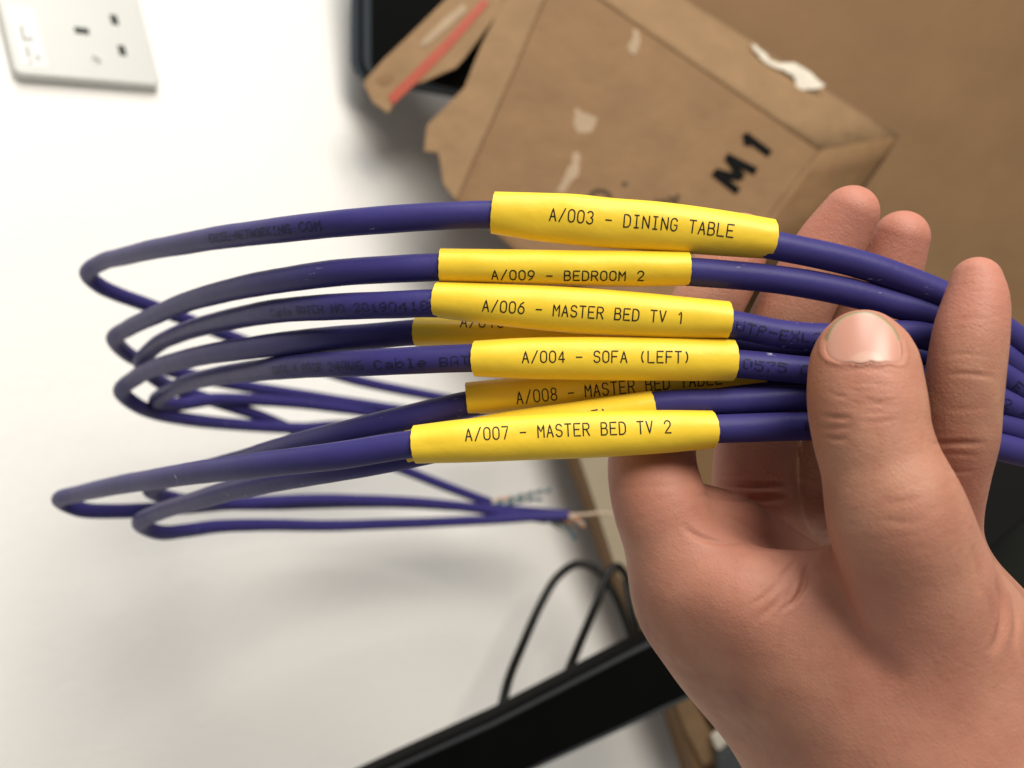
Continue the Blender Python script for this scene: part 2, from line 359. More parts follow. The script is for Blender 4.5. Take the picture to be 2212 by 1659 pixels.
# torn patches: white core showing on the gusset's outer edge, scuffs on the front
pw = (pe[0]+np.array([0, 0.016, 0]), pe[1])
slab('torn_patch', on(pw, ragged([(1618, 92), (1632, 98), (1648, 112), (1668, 132), (1690, 136), (1716, 134), (1735, 146), (1752, 158), (1783, 184), (1768, 190), (1745, 192), (1728, 194), (1720, 186), (1717, 166), (1696, 152), (1668, 144), (1645, 126), (1636, 114)]), 0), pe[1], 0.0006, M_torn, ev)
for q in ([(1241, 231), (1262, 243), (1291, 256), (1281, 280), (1262, 289), (1244, 284), (1240, 262)], [(1241, 328), (1253, 331), (1250, 372), (1232, 396), (1222, 412), (1203, 417), (1206, 404), (1222, 375), (1236, 350)],
          [(1366, 62), (1378, 64), (1384, 94), (1372, 118), (1360, 112), (1354, 96), (1366, 86)]):
    slab('scuff', on(pe, ragged(q, 3), 0.55), pe[1], 0.0004, M_scuff, ev)
# marker writing M1 and the faded print
ovl = [(1112, 150), (1191, 181), (1316, 269), (1472, 387), (1560, 470), (1585, 590), (1500, 700), (1300, 628), (1125, 535), (1000, 430)]
slab('overlap_flap', on(pe, ovl, 0.42), pe[1], 0.0004, M_kraft, ev)
def penline(pts, w, m, name, h=0.6, parent=ev):
    p = np.array(pts, float); t = np.gradient(p, axis=0); t /= np.linalg.norm(t, axis=1)[:, None]
    nn = np.stack([-t[:, 1], t[:, 0]], 1)*w/2
    a = [tuple(x) for x in p+nn]; b = [tuple(x) for x in p-nn]
    v = on(pe, a+b, h); k = len(a)
    return v, [(i, i+1, k+i+1, k+i) for i in range(k-1)]
def pen(name, strokes, w, m):
    v, f = [], []
    for hh, s_ in enumerate(strokes):
        a, b = penline(s_, w, m, name, 0.6+0.12*hh); f += [tuple(i+len(v) for i in q) for q in b]; v += a
    return mesh_obj(name, v, f, m, ev)
def zz(*pts): return [(691+.625*x, .625*y) for x, y in pts]
pen('marker_writing', [zz((1360, 594), (1405, 630), (1446, 662)), zz((1366, 594), (1412, 606), (1458, 612)), zz((1460, 616), (1434, 576), (1408, 540)), zz((1404, 540), (1455, 566), (1508, 592))], 17, M_ink)
pen('marker_writing', [zz((1468, 466), (1512, 500), (1556, 532)), zz((1470, 462), (1480, 484), (1474, 502))], 17, M_ink)
pen('faded_print', [[(1296+22*math.cos(a), 428+16*math.sin(a)) for a in np.linspace(0.2, -3.4, 10)]], 9, M_fadedink)
pen('faded_print', [[(1345, 400), (1354, 395)]], 9, M_fadedink)
pen('faded_print', [zz((1160, 690), (1180, 720)), zz((1180, 690), (1215, 715)), zz((1205, 680), (1235, 705)), zz((1240, 672), (1225, 700))], 8, M_fadedink)

# black bar with two black leads
pbar = plane(1200, 1530, 470, 0.1, -0.15)
bar = slab('black_bar', on(pbar, [(640, 1748), (837, 1656), (1066, 1553), (1212, 1478), (1357, 1403), (1440, 1362), (1700, 1230), (1800, 1360), (1507, 1508), (1174, 1660), (960, 1760)]), pbar[1], 0.016, M_black, None, bevel=0.004)
tag(bar, 'shiny black bar slanting across the bottom edge beside the wrist', 'bar')
slab('edge_trim', on(pbar, [(640, 1756), (837, 1664), (1066, 1561), (1212, 1486), (1357, 1411), (1440, 1370), (1700, 1238), (1703, 1244), (1440, 1377), (1357, 1418), (1212, 1493), (1066, 1568), (837, 1671), (640, 1763)], 0.6), pbar[1], 0.001, M_slate, bar)
slab('seam', on(pbar, [(1085, 1697), (1174, 1652), (1507, 1499), (1790, 1352), (1788, 1346), (1507, 1493), (1174, 1646), (1085, 1690)], 0.4), pbar[1], 0.0008, M_slate, bar)
def lead(name, pts, r, label):
    c = catmull(np.array([P(*q) for q in pts]), 0.003); v, f = tube(c, r, 12)
    return tag(mesh_obj(name, v, f, M_wire, None, True), label, 'lead', 'black leads behind the bar')
lead('black_lead', [(1060, 1620, 492), (1080, 1545, 498), (1098, 1470, 515), (1130, 1390, 540), (1168, 1305, 560), (1205, 1245, 570), (1248, 1218, 573), (1290, 1232, 570), (1322, 1275, 560), (1350, 1340, 540), (1372, 1410, 515), (1390, 1480, 495)], 0.0029, 'taller thin black lead arching up from the black bar')
lead('black_lead', [(1190, 1540, 492), (1216, 1478, 500), (1252, 1390, 525), (1290, 1300, 550), (1312, 1243, 562), (1332, 1222, 566), (1350, 1240, 566), (1358, 1290, 560), (1372, 1350, 545), (1392, 1420, 520)], 0.0028, 'shorter thin black lead crossing behind the taller one')
pf2 = plane(860, 1640, 520, 0, 0)
fm = slab('film_scrap', on(pf2, [(780, 1700), (806, 1660), (838, 1632), (858, 1618), (872, 1622), (888, 1650), (900, 1700)]), pf2[1], 0.002, M_clear, None, bevel=0.001)
tag(fm, 'cloudy film scrap behind the left end of the black bar', 'scrap')

# ------------------------------------------------------------------ network cables with label sleeves
CR = 3.15                                    # jacket radius, mm
def up(pts, base, dtip, dg):
    xt = min(p[0] for p in pts); out = []
    for x, y in pts:
        if x < 1000: d = base+(dtip-base)*((1000-x)/(1000-xt))**3.0
        else: d = base+(dg-base)*min(1, (x-1000)/650)
        out.append((x, y, d))
    return out
CAB = {
 '003': dict(far=[(1180, 905, 575), (972, 863, 530), (757, 818, 485), (516, 734, 420), (400, 689, 385), (319, 659, 362), (250, 634, 345), (212, 615, 335)],
   up=[(190, 592), (222, 566), (258, 555), (320, 541), (387, 529), (516, 508), (645, 491), (774, 479), (946, 467), (1065, 464), (1300, 480), (1500, 502), (1694, 534), (1865, 573), (1993, 619), (2044, 641)], base=187, tip=326, dg=184,
   right=[(2110, 676, 184), (2172, 717, 185), (2230, 766, 187), (2330, 860, 190)]),
 '009': dict(far=[(1100, 918, 560), (873, 886, 510), (688, 859, 470), (551, 838, 435), (400, 808, 395), (320, 784, 368), (280, 768, 350)],
   up=[(248, 732), (276, 710), (310, 692), (387, 659), (473, 633), (602, 606), (731, 588), (860, 581), (948, 578), (1200, 576), (1491, 588), (1694, 605), (1822, 628), (1907, 650), (1993, 675), (2035, 692)], base=188, tip=330, dg=185,
   right=[(2100, 724, 184), (2168, 773, 185), (2240, 830, 188), (2330, 905, 191)]),
 '006': dict(far=[(1056, 1085, 545), (960, 1050, 530), (860, 1010, 510), (750, 972, 485), (645, 934, 460), (559, 898, 435), (473, 870, 410), (395, 845, 385), (345, 824, 362)],
   up=[(306, 784), (330, 752), (387, 720), (473, 696), (602, 672), (731, 661), (860, 657), (940, 655), (1250, 670), (1572, 701), (1694, 722), (1800, 728), (1976, 722), (2040, 738)], base=187, tip=335, dg=184,
   right=[(2110, 775, 184), (2182, 822, 185), (2260, 876, 188), (2340, 940, 191)]),
 '010': dict(far=[(1200, 905, 570), (1000, 908, 540), (731, 919, 480), (645, 925, 455), (516, 917, 420), (430, 909, 395), (344, 894, 368), (296, 876, 350)],
   up=[(262, 846), (293, 815), (344, 791), (430, 770), (559, 749), (688, 734), (817, 724), (895, 718), (1100, 714), (1400, 722), (1600, 745), (1750, 762), (1900, 772), (2060, 800)], base=198, tip=335, dg=193,
   right=[(2200, 862, 195), (2330, 960, 198)]),
 '004': dict(far=[(1100, 938, 565), (960, 915, 540), (817, 893, 500), (688, 876, 465), (559, 864, 430), (456, 863, 400), (385, 873, 378)],
   up=[(338, 868), (370, 843), (430, 820), (516, 806), (645, 791), (817, 781), (1020, 774), (1300, 774), (1592, 786), (1737, 799), (1900, 812), (2010, 820), (2070, 834)], base=187, tip=358, dg=184,
   right=[(2120, 850, 184), (2165, 868, 185), (2240, 902, 188), (2340, 960, 191)]),
 '008': dict(far=[(1230, 1112, 560), (1130, 1104, 550), (1000, 1094, 530), (860, 1087, 500), (700, 1087, 460), (560, 1089, 420), (473, 1087, 395), (390, 1081, 370)],
   up=[(326, 1060), (362, 1036), (430, 1018), (516, 996), (645, 959), (774, 928), (903, 899), (1006, 875), (1200, 850), (1400, 832), (1647, 828), (1745, 833), (1900, 850), (2050, 872)], base=197, tip=345, dg=194,
   right=[(2165, 895, 194), (2250, 925, 196), (2340, 965, 198)]),
 '005': dict(far=[(1226, 1113, 545), (1149, 1117, 540), (1024, 1125, 525), (858, 1131, 490), (691, 1136, 450), (560, 1134, 415), (470, 1137, 390), (400, 1146, 370), (345, 1150, 352)],
   up=[(302, 1132), (345, 1106), (400, 1088), (473, 1067), (602, 1036), (731, 1012), (873, 984), (1000, 958), (1200, 925), (1415, 876), (1566, 869), (1741, 863), (1900, 872), (2060, 896)], base=192, tip=335, dg=186,
   right=[(2161, 916, 186), (2240, 945, 188), (2340, 990, 191)]),
 '007': dict(far=[(1180, 1121, 550), (1100, 1110, 540), (1000, 1095, 520), (858, 1083, 485), (691, 1079, 450), (500, 1089, 405), (350, 1099, 370), (250, 1104, 350), (175, 1100, 335)],
   up=[(132, 1081), (172, 1067), (258, 1047), (387, 1027), (559, 1005), (731, 984), (893, 958), (1100, 943), (1350, 932), (1547, 927), (1737, 922), (1900, 925), (2050, 940)], base=184, tip=326, dg=183,
   right=[(2148, 962, 184), (2240, 985, 187), (2340, 1018, 190)]),
}
SLV = {
 '003': dict(e=[(1065, 416, 503), (1164, 419, 519), (1239, 422, 527), (1314, 430, 534), (1426, 439, 541), (1560, 457, 551), (1666, 475, 558)], text='A/003 - DINING TABLE', x=(1188, 1576), b=(5, 6), h=26, bl=(0.2, 0.9)),
 '009': dict(e=[(951, 538, 609), (1100, 540, 614), (1239, 542, 617), (1380, 543, 618), (1487, 545, 616)], text='A/009 - BEDROOM 2', x=(1065, 1387), b=(27, 25), h=20, bl=(-0.2, 0.1)),
 '006': dict(e=[(941, 610, 684), (1089, 615, 703), (1239, 622, 718), (1389, 634, 727), (1480, 643, 730), (1572, 652, 731)], text='A/006 - MASTER BED TV 1', x=(1047, 1471), b=(16, 12), h=24, bl=(0.7, 0.5)),
 '010': dict(e=[(898, 686, 747), (1022, 687, 746), (1200, 690, 745), (1400, 692, 744)], text='A/010', x=(999, 1090), b=(-10, -9), h=24, bl=(0.3, 0.2)),
 '004': dict(e=[(1025, 737, 812), (1130, 731, 817), (1239, 729, 819), (1400, 730, 821), (1584, 734, 822)], text='A/004 - SOFA (LEFT)', x=(1130, 1485), b=(9, 7), h=24, bl=(0.7, 0.7)),
 '008': dict(e=[(1009, 827, 898), (1200, 808, 881), (1400, 790, 862), (1647, 770, 837)], text='A/008 - MASTER BED TABLE', x=(1117, 1550), b=(20, 17), h=26, bl=(-0.3, 0.2)),
 '005': dict(e=[(881, 931, 1006), (1100, 890, 967), (1250, 868, 941), (1411, 844, 908)], text='A/005 - SOFA (RIGHT)', x=(930, 1312), b=(15, 14), h=26, bl=(0.2, 0.4)),
 '007': dict(e=[(896, 920, 1000), (1000, 907, 998), (1126, 898, 993), (1239, 891, 989), (1351, 888, 983), (1450, 887, 976), (1540, 888, 967)], text='A/007 - MASTER BED TV 2', x=(1009, 1443), b=(0, 3), h=26, bl=(0.4, 0.9)),
}
# 5x7 dot print, columns, lowest bit at the top
DOT = {k: [int(v[i:i+2], 16) for i in range(0, 10, 2)] for k, v in dict(A='7E1111117E', B='7F49494936', C='3E41414122', E='7F49494941', G='3E4149497A', H='7F0808087F', I='00417F4100', K='7F08142241',
   L='7F40404040', M='7F020C027F', N='7F0408107F', O='3E4141413E', P='7F09090906', R='7F09192946', T='01017F0101', U='3F4040403F', W='3F4038403F', X='6314081463', a='2054545478', b='7F48444438', l='00417F4000', e='3854545418').items()}
DOT.update({k: [int(v[i:i+2], 16) for i in range(0, 10, 2)] for k, v in {'0': '3E4141413E', '1': '00427F4000', '2': '4261514946', '4': '1814127F10', '5': '2745454539', '6': '3C4A494930', '7': '0171090503', '8': '3649494936', '9': '064949291E', '-': '0808080808', '/': '2010080402', ' ': '0000000000'}.items()})
PRINT = {  # text, x where it starts or ends, 's'/'e', advance mm, height mm, offset mm below the front line
 '003': [('EXCEL-NETWORKING COM', 716, 'e', 2.45, 2.5, 0.0)],
 '006': [('Cable BATCH NO 20190418', 934, 'e', 2.2, 2.2, 0.5), ('UTP-EXL21', 1584, 's', 2.4, 2.4, 0.1), (' E', 2160, 's', 2.3, 2.2, 0.0)],
 '004': [('CAT6 4 PAIR 24AWG Cable BAT', 1022, 'e', 2.4, 2.3, 0.6), ('0575 C', 1598, 's', 2.5, 2.3, 0.0), ('2 12', 2148, 's', 2.4, 2.2, 0.0)],
 '007': [('EX', 1728, 's', 2.6, 2.3, 0.0)],
}
def bez_text_surface(num, sl, dz):
    e = np.array(sl['e'], float); xs = e[:, 0]
    return e
GRP = 'network cables in the bundle'
for num in ('003', '009', '006', '010', '004', '008', '005', '007'):
    cd = CAB[num]; sl = SLV[num]
    words = {'003': 'topmost violet network cable, its yellow sleeve reading DINING TABLE', '009': 'second violet network cable from the top, yellow sleeve reading BEDROOM 2',
             '006': 'violet network cable with yellow sleeve MASTER BED TV 1, third from the top', '010': 'violet network cable with a covered sleeve between the BED TV and SOFA sleeves',
             '004': 'middle violet network cable, its yellow sleeve reading SOFA (LEFT)', '008': 'violet network cable with slanting yellow sleeve reading MASTER BED TABLE',
             '005': 'violet network cable whose covered yellow sleeve peeks out above the lowest one', '007': 'lowest violet network cable, its yellow sleeve reading MASTER BED TV 2'}[num]
    root = empty('network_cable')
    tag(root, words, 'cable', GRP)
    upp = up(cd['up'], cd['base'], cd['tip'], cd['dg'])
    ctrl = np.array([Pm(*q) for q in cd['far']+upp+cd['right']])
    c = catmull(ctrl, 1.3)
    Lq = np.r_[0, np.cumsum(np.linalg.norm(np.diff(c, axis=0), axis=1))]; rk = random.Random(int(num))
    for k in range(3):
        for w_ in (0.05, 0.11): c[:, k] += (0.030/w_**0.9)*0.22*np.sin(Lq*w_+rk.uniform(0, 6.28))
    v, f = tube(c*.001, CR*.001*(1+0.008*np.sin(Lq*0.21+int(num))+0.004*np.sin(Lq*0.57)), 18)
    mesh_obj('jacket', v, f, M_jacket, root, True)
    px = c[:, 0]/c[:, 1]*F+W/2; itip = int(np.argmin(px)); Ls = np.r_[0, np.cumsum(np.linalg.norm(np.diff(c, axis=0), axis=1))]
    ti, ni, bi = frames(c)
    # printing on the jacket, dot by dot
    for (txt, x, mode, adv, ht, off) in PRINT.get(num, []):
        s0 = np.interp(x, px[itip:], Ls[itip:])
        if mode == 'e': s0 -= adv*len(txt)
        def jm(s, y, lift=0.09):
            q = [np.array([np.interp(s, Ls, A[:, k]) for k in range(3)]) for A in (c, ni, bi)]
            a = y/CR; return (q[0]+(CR+lift)*(math.cos(a)*q[1]+math.sin(a)*q[2]))*.001
        vv, ff = [], []
        cw = adv*.80/5; rh = ht/7
        for i, ch in enumerate(txt):
            for k, col in enumerate(DOT[ch]):
                for r_ in range(7):
                    if col >> r_ & 1:
                        s = s0+i*adv+k*cw; y = ht/2-r_*rh-off+0.12*math.sin(s*.9); b0 = len(vv)
                        if random.random() < 0.06: continue
                        for ds, dy in ((0, 0), (cw*.88, 0), (cw*.88, -rh*.82), (0, -rh*.82)): vv.append(jm(s+ds, y+dy))
                        ff.append((b0, b0+1, b0+2, b0+3))
        mesh_obj('jacket_print', vv, ff, M_jprint, root)
    # label sleeve
    e = np.array(sl['e'], float)
    cen = []
    for (x, yt, yb) in e:
        d = np.interp(x, px[itip:], c[itip:, 1]); cen.append(np.r_[Pm(x, (yt+yb)/2, d), (yb-yt)/2*d/F*1.03])
    cc = catmull(np.array(cen), 1.0); hh = cc[:, 3]; cc = cc[:, :3]
    # keep the cable inside: depth axis follows the cable
    tS, nS, bS = frames(cc); LS = np.r_[0, np.cumsum(np.linalg.norm(np.diff(cc, axis=0), axis=1))]; n = len(cc)
    per = 26.0
    hz = np.clip(4.2-(hh-4.2)*0.6, 3.42, 4.2)
    hz = hz*(1+0.03*np.sin(LS*.35+len(sl['text'])))
    dents = [(rk.uniform(0, LS[-1]), rk.uniform(-.8, .8), rk.uniform(1.5, 7), rk.uniform(.12, .4), rk.uniform(-.16, .13)) for _ in range(16)]
    def prof(y, h, z, s=0.0):
        e_ = max(0.0, 1-(y/h)**2); q = z*max(0, 1-abs(y/h)**2.4)**0.62
        return q+e_*sum(a_*math.exp(-((s-s_)/l_)**2-((y/h-y_)/w_)**2) for s_, y_, l_, w_, a_ in dents)
    K = 17; ang = np.linspace(-math.pi/2, math.pi/2, K)
    def shell(shr, vv):
        for i in range(n):
            h = hh[i]-shr; z = hz[i]-shr; edge = 0.0
            w0 = max(0, 1-LS[i]/4.0); w1 = max(0, 1-(LS[-1]-LS[i])/4.0)
            for sgn in (1, -1):
                aa = ang if sgn == 1 else ang[::-1]
                for j, a in enumerate(aa):
                    if sgn == -1 and j in (0, K-1): continue
                    y = h*math.sin(a); zz_ = sgn*prof(y, h, z, LS[i])
                    sh = -w0*.6*sl['bl'][0]*(1-(y/h)**2)+w1*.6*sl['bl'][1]*(1-(y/h)**2)
                    sh += 0.06*math.sin(j*2.3+i) * (w0+w1)
                    vv.append(cc[i]+tS[i]*sh+bS[i]*y+nS[i]*zz_)
    vo = []; shell(0.0, vo); nk = 2*K-2; vi = []; shell(0.28, vi)
    ff = []; no = len(vo)
    for i in range(n-1):
        for j in range(nk):
            j2 = (j+1) % nk
            ff.append((i*nk+j, i*nk+j2, (i+1)*nk+j2, (i+1)*nk+j))
            ff.append((no+i*nk+j, no+(i+1)*nk+j, no+(i+1)*nk+j2, no+i*nk+j2))
    for i, fl_ in ((0, 1), (n-1, 0)):
        for j in range(nk):
            j2 = (j+1) % nk; q = (i*nk+j, i*nk+j2, no+i*nk+j2, no+i*nk+j); ff.append(q[::-1] if fl_ else q)
    slo = mesh_obj('label_sleeve', np.array(vo+vi)*.001, ff, M_sleeve, root, True)
    slo.data.set_sharp_from_angle(angle=math.radians(48))
    # lettering
    pxs = cc[:, 0]/cc[:, 1]*F+W/2
    s0 = np.interp(sl['x'][0], pxs, LS); s1 = np.interp(sl['x'][1], pxs, LS)
    txt = sl['text']; adv = (s1-s0)/(len(txt)-1+.66); dm = np.interp((s0+s1)/2, LS, cc[:, 1])
    b0, b1 = [-q*dm/F for q in sl['b']]
    def fm_(x, y):
        s = min(max(x, 0), LS[-1]); y = y+b0+(b1-b0)*(s-s0)/(s1-s0)
        g = lambda A: np.array([np.interp(s, LS, A[:, k]) for k in range(3)])
        h = np.interp(s, LS, hh); z = np.interp(s, LS, hz); y = max(-h*.98, min(h*.98, y))
        return (g(cc)+g(bS)*y+g(nS)*(prof(y, h, z, s)+0.05))*.001
    vv, ff = [], []
    ribbons(txt, adv, adv*.66, sl['h']*dm/F, 0.29, fm_, vv, ff, s0, 0.0)
    mesh_obj('lettering', vv, ff, M_text, slo)
    # stripped ends with twisted wires
    ends = {'006': [('teal', [(1056, 1084, 545), (1090, 1080, 548), (1130, 1070, 552), (1165, 1062, 556), (1194, 1057, 560)], 'white'), ('teal', [(1056, 1086, 545), (1095, 1088, 546), (1135, 1080, 548), (1170, 1078, 550)], 'white'), ('green', [(1054, 1086, 545), (1075, 1083, 546), (1090, 1086, 547)], None), ('orange', [(1056, 1084, 545), (1080, 1079, 547), (1100, 1075, 549)], None)],
            '005': [('orange', [(1224, 1113, 545), (1245, 1122, 546), (1262, 1136, 547)], 'white'), ('brown', [(1224, 1112, 545), (1260, 1112, 548), (1300, 1108, 552), (1330, 1112, 556)], None)],
            '007': [('grey', [(1178, 1121, 550), (1205, 1128, 551), (1228, 1142, 553), (1242, 1164, 555)], 'teal'), ('orange', [(1180, 1120, 550), (1210, 1122, 550), (1235, 1132, 551)], None), ('white', [(1178, 1121, 550), (1200, 1136, 552), (1225, 1152, 553)], None)]}
    for (col, pts, col2) in ends.get(num, []):
        wc = catmull(np.array([Pm(*q) for q in pts]), 0.5)
        if col2:
            tw, nw, bw = ptframes(wc); ph = np.arange(len(wc))*0.5/7.0*2*math.pi
            o1 = 0.75*(np.cos(ph)[:, None]*nw+np.sin(ph)[:, None]*bw)
            va, fa_ = tube((wc+o1)*.001, 0.0010, 8); mesh_obj('wire', va, fa_, M_core[col], root, True)
            va, fa_ = tube((wc-o1)*.001, 0.0010, 8); mesh_obj('wire', va, fa_, M_core[col2], root, True)
        else:
            va, fa_ = tube(wc*.001, 0.0010, 8); mesh_obj('wire', va, fa_, M_core[col], root, True)

# ------------------------------------------------------------------ the hand: signed distance field -> one continuous surface
hpx = 0.75                                   # grid step, mm
lo = np.array([15.0, 140.0, -145.0]); hi = np.array([175.0, 268.0, 58.0])
def chain(pts, step=1.4):
    """(px, py, depth, radius mm) -> dense (x, y, z, r)"""
    return catmull(np.array([np.r_[Pm(*q[:3]), q[3]] for q in pts]), step)
index = chain([(1515, 1290, 196, 14.5), (1462, 1175, 194, 12.0), (1424, 1082, 194, 11.0), (1408, 1000, 199, 10.6), (1422, 900, 205, 10.2), (1470, 780, 209, 9.4), (1532, 650, 211, 9.0), (1575, 570, 211, 8.4), (1600, 520, 210, 7.0)])
middle = chain([(1650, 1230, 222, 12), (1632, 1100, 219, 11.2), (1630, 1000, 217, 10.6), (1655, 850, 215, 10.2), (1700, 700, 213, 9.6), (1752, 600, 211, 8.9), (1795, 527, 209, 8.3), (1836, 461, 206, 6.9)])
ring = chain([(1780, 1230, 224, 11.5), (1775, 1100, 221, 10.6), (1790, 1000, 219, 10.2), (1825, 850, 217, 9.8), (1875, 690, 215, 9.2), (1915, 590, 213, 8.4), (1945, 515, 210, 6.9)])
little = chain([(2010, 1260, 196, 12), (2030, 1120, 184, 8.6), (2052, 1010, 176, 7.8), (2068, 940, 172.5, 7.7), (2075, 880, 171, 7.5), (2085, 800, 170, 7.35), (2096, 720, 170, 7.1), (2108, 650, 170.5, 6.1), (2109, 607, 171, 4.9)])
thumb = chain([(1985, 1520, 190, 22), (1990, 1420, 181, 20.5), (1978, 1310, 171, 16.8), (1960, 1200, 165, 14.0), (1934, 1110, 162, 12.9), (1902, 1010, 163, 11.2), (1881, 940, 164, 11.0), (1872, 880, 165, 11.1), (1868, 830, 166, 10.8), (1866, 790, 167, 10.2), (1864, 757, 168.5, 8.3)])
palm = [chain(q, 2.5) for q in (
    [(1515, 1282, 197, 14.2), (1572, 1372, 200, 16), (1708, 1505, 202, 19), (1872, 1700, 204, 23), (2030, 1950, 206, 24)],      # index ray, outer side
    [(1650, 1240, 216, 13), (1760, 1450, 212, 20), (1900, 1700, 210, 25), (2040, 1950, 208, 26)],
    [(1790, 1240, 218, 13), (1900, 1450, 214, 21), (2060, 1750, 210, 26)],
    [(1985, 1255, 200, 13), (2060, 1450, 202, 19), (2200, 1700, 206, 27), (2300, 1950, 208, 27)],
    [(1985, 1380, 183, 21), (1975, 1470, 184, 26), (1960, 1600, 184, 30), (2020, 1850, 190, 32)],                             # thenar, towards the camera
    [(1516, 1268, 189, 11.6), (1610, 1296, 182, 11.2), (1720, 1306, 181, 11.0), (1850, 1310, 180, 12)],                           # web of the thumb
    [(1610, 1372, 191, 14), (1700, 1400, 187, 17), (1860, 1440, 183, 20)],
    [(2108, 1348, 190, 11.8), (2158, 1485, 189, 19), (2220, 1600, 192, 24)],
    [(1700, 1300, 205, 12), (1800, 1330, 205, 12)])]                                                                            # palm fold under the index
fold = chain([(1455, 1125, 195, 10), (1575, 1128, 197, 7.2), (1650, 1165, 199, 6.5), (1720, 1222, 200, 6)])   # palm fold under the index
gx, gy, gz = [np.arange(lo[i], hi[i], hpx, dtype=np.float32) for i in range(3)]
SH = (len(gx), len(gy), len(gz))
def cone(field, a, b, k):
    """rounded cone between two (x,y,z,r) rows, blended into field by smooth minimum"""
    ra, rb = float(a[3]), float(b[3]); pad = max(ra, rb)+k+9.0
    l = np.minimum(a[:3], b[:3])-pad; h = np.maximum(a[:3], b[:3])+pad
    i0 = np.clip(((l-lo)/hpx).astype(int), 0, SH); i1 = np.clip(((h-lo)/hpx).astype(int)+1, 0, SH)
    if (i1 <= i0).any(): return
    X = gx[i0[0]:i1[0]][:, None, None]; Y = gy[i0[1]:i1[1]][None, :, None]; Z = gz[i0[2]:i1[2]][None, None, :]
    ba = (b[:3]-a[:3]).astype(np.float32); L2 = float(ba@ba)
    px_, py_, pz_ = X-np.float32(a[0]), Y-np.float32(a[1]), Z-np.float32(a[2])
    t = np.clip((px_*ba[0]+py_*ba[1]+pz_*ba[2])/L2, 0, 1) if L2 > 1e-9 else np.float32(0)
    d = np.sqrt((px_-t*ba[0])**2+(py_-t*ba[1])**2+(pz_-t*ba[2])**2)-(ra+(rb-ra)*t)
    sub = field[i0[0]:i1[0], i0[1]:i1[1], i0[2]:i1[2]]
    if k > 0:
        hh_ = np.maximum(k-np.abs(sub-d), 0)/k; np.copyto(sub, np.minimum(sub, d)-hh_*hh_*k*0.25)
    else: np.copyto(sub, np.minimum(sub, d))
def field_of(ch):
    f = np.full(SH, 30.0, np.float32)
    for a, b in zip(ch[:-1], ch[1:]): cone(f, a, b, 0.0)
    return f
def smin(a, b, k):
    h = np.maximum(k-np.abs(a-b), 0)/k; return np.minimum(a, b)-h*h*k*0.25
fp = np.full(SH, 30.0, np.float32)
for ch in palm:
    fp = smin(fp, field_of(ch), 9.0)
def blur(f):
    for ax in range(3):
        g = f.copy(); a = [slice(None)]*3; b = [slice(None)]*3; c_ = [slice(None)]*3; a[ax] = slice(0, -2); b[ax] = slice(1, -1); c_[ax] = slice(2, None)
        g[tuple(b)] = (f[tuple(a)]+2*f[tuple(b)]+f[tuple(c_)])*0.25; f = g
    return f
for _ in range(6): fp = blur(fp)
ft = smin(fp, field_of(thumb), 9.0)
fF = field_of(index)
for ch in (fold, middle, ring, little): fF = smin(fF, field_of(ch), 0.8)
ff_ = smin(fp, fF, 7.0)
fld = smin(ft, ff_, 1.2)
del fp, ft, fF, ff_
def surface_nets(f, lo, h):
    ins = f < 0
    nx, ny, nz = f.shape
    s = np.zeros((nx-1, ny-1, nz-1), np.int8)
    for dx in (0, 1):
        for dy in (0, 1):
            for dz in (0, 1): s += ins[dx:nx-1+dx, dy:ny-1+dy, dz:nz-1+dz]
    I = np.argwhere((s > 0) & (s < 8)); idx = np.full(s.shape, -1, np.int64); idx[tuple(I.T)] = np.arange(len(I))
    acc = np.zeros((len(I), 3)); cnt = np.zeros(len(I))
    cor = [(a, b, c) for a in (0, 1) for b in (0, 1) for c in (0, 1)]
    for p in cor:
        for ax in range(3):
            if p[ax] == 1: continue
            q = list(p); q[ax] = 1
            fa = f[I[:, 0]+p[0], I[:, 1]+p[1], I[:, 2]+p[2]]; fb = f[I[:, 0]+q[0], I[:, 1]+q[1], I[:, 2]+q[2]]
            m = (fa < 0) != (fb < 0); t = np.where(m, fa/np.where(fa == fb, 1, fa-fb), 0)
            pt = np.array(p, float)[None]+0*I; pt[:, ax] += t
            acc += np.where(m[:, None], pt, 0); cnt += m
    V = (I+acc/cnt[:, None])*h+lo
    Fs = []
    for ax in range(3):
        a1, a2 = (ax+1) % 3, (ax+2) % 3
        sl0 = [slice(None)]*3; sl1 = [slice(None)]*3; sl0[ax] = slice(0, -1); sl1[ax] = slice(1, None)
        A, B = ins[tuple(sl0)], ins[tuple(sl1)]
        E = np.argwhere(A != B); sg = A[tuple(E.T)]
        ok = (E[:, a1] > 0) & (E[:, a2] > 0) & (E[:, a1] < f.shape[a1]-1) & (E[:, a2] < f.shape[a2]-1); E = E[ok]; sg = sg[ok]
        def cell(d1, d2):
            q = E.copy(); q[:, a1] -= d1; q[:, a2] -= d2; return idx[tuple(q.T)]
        q = np.stack([cell(1, 1), cell(0, 1), cell(0, 0), cell(1, 0)], 1)
        q[~sg] = q[~sg][:, ::-1]; Fs.append(q)
    return V, np.vstack(Fs)
HV, HF = surface_nets(fld, lo, hpx)
def sample(f, V):
    g = (V-lo)/hpx; i = np.clip(np.floor(g).astype(int), 0, np.array(SH)-2); w = g-i; o = 0
    for a in (0, 1):
        for b in (0, 1):
            for c_ in (0, 1):
                o = o+f[i[:, 0]+a, i[:, 1]+b, i[:, 2]+c_]*(w[:, 0] if a else 1-w[:, 0])*(w[:, 1] if b else 1-w[:, 1])*(w[:, 2] if c_ else 1-w[:, 2])
    return o
def grad(V, e=0.8):
    g = np.stack([sample(fld, V+np.eye(3)[k]*e)-sample(fld, V-np.eye(3)[k]*e) for k in range(3)], 1)
    return g/(np.linalg.norm(g, axis=1)[:, None]+1e-9)
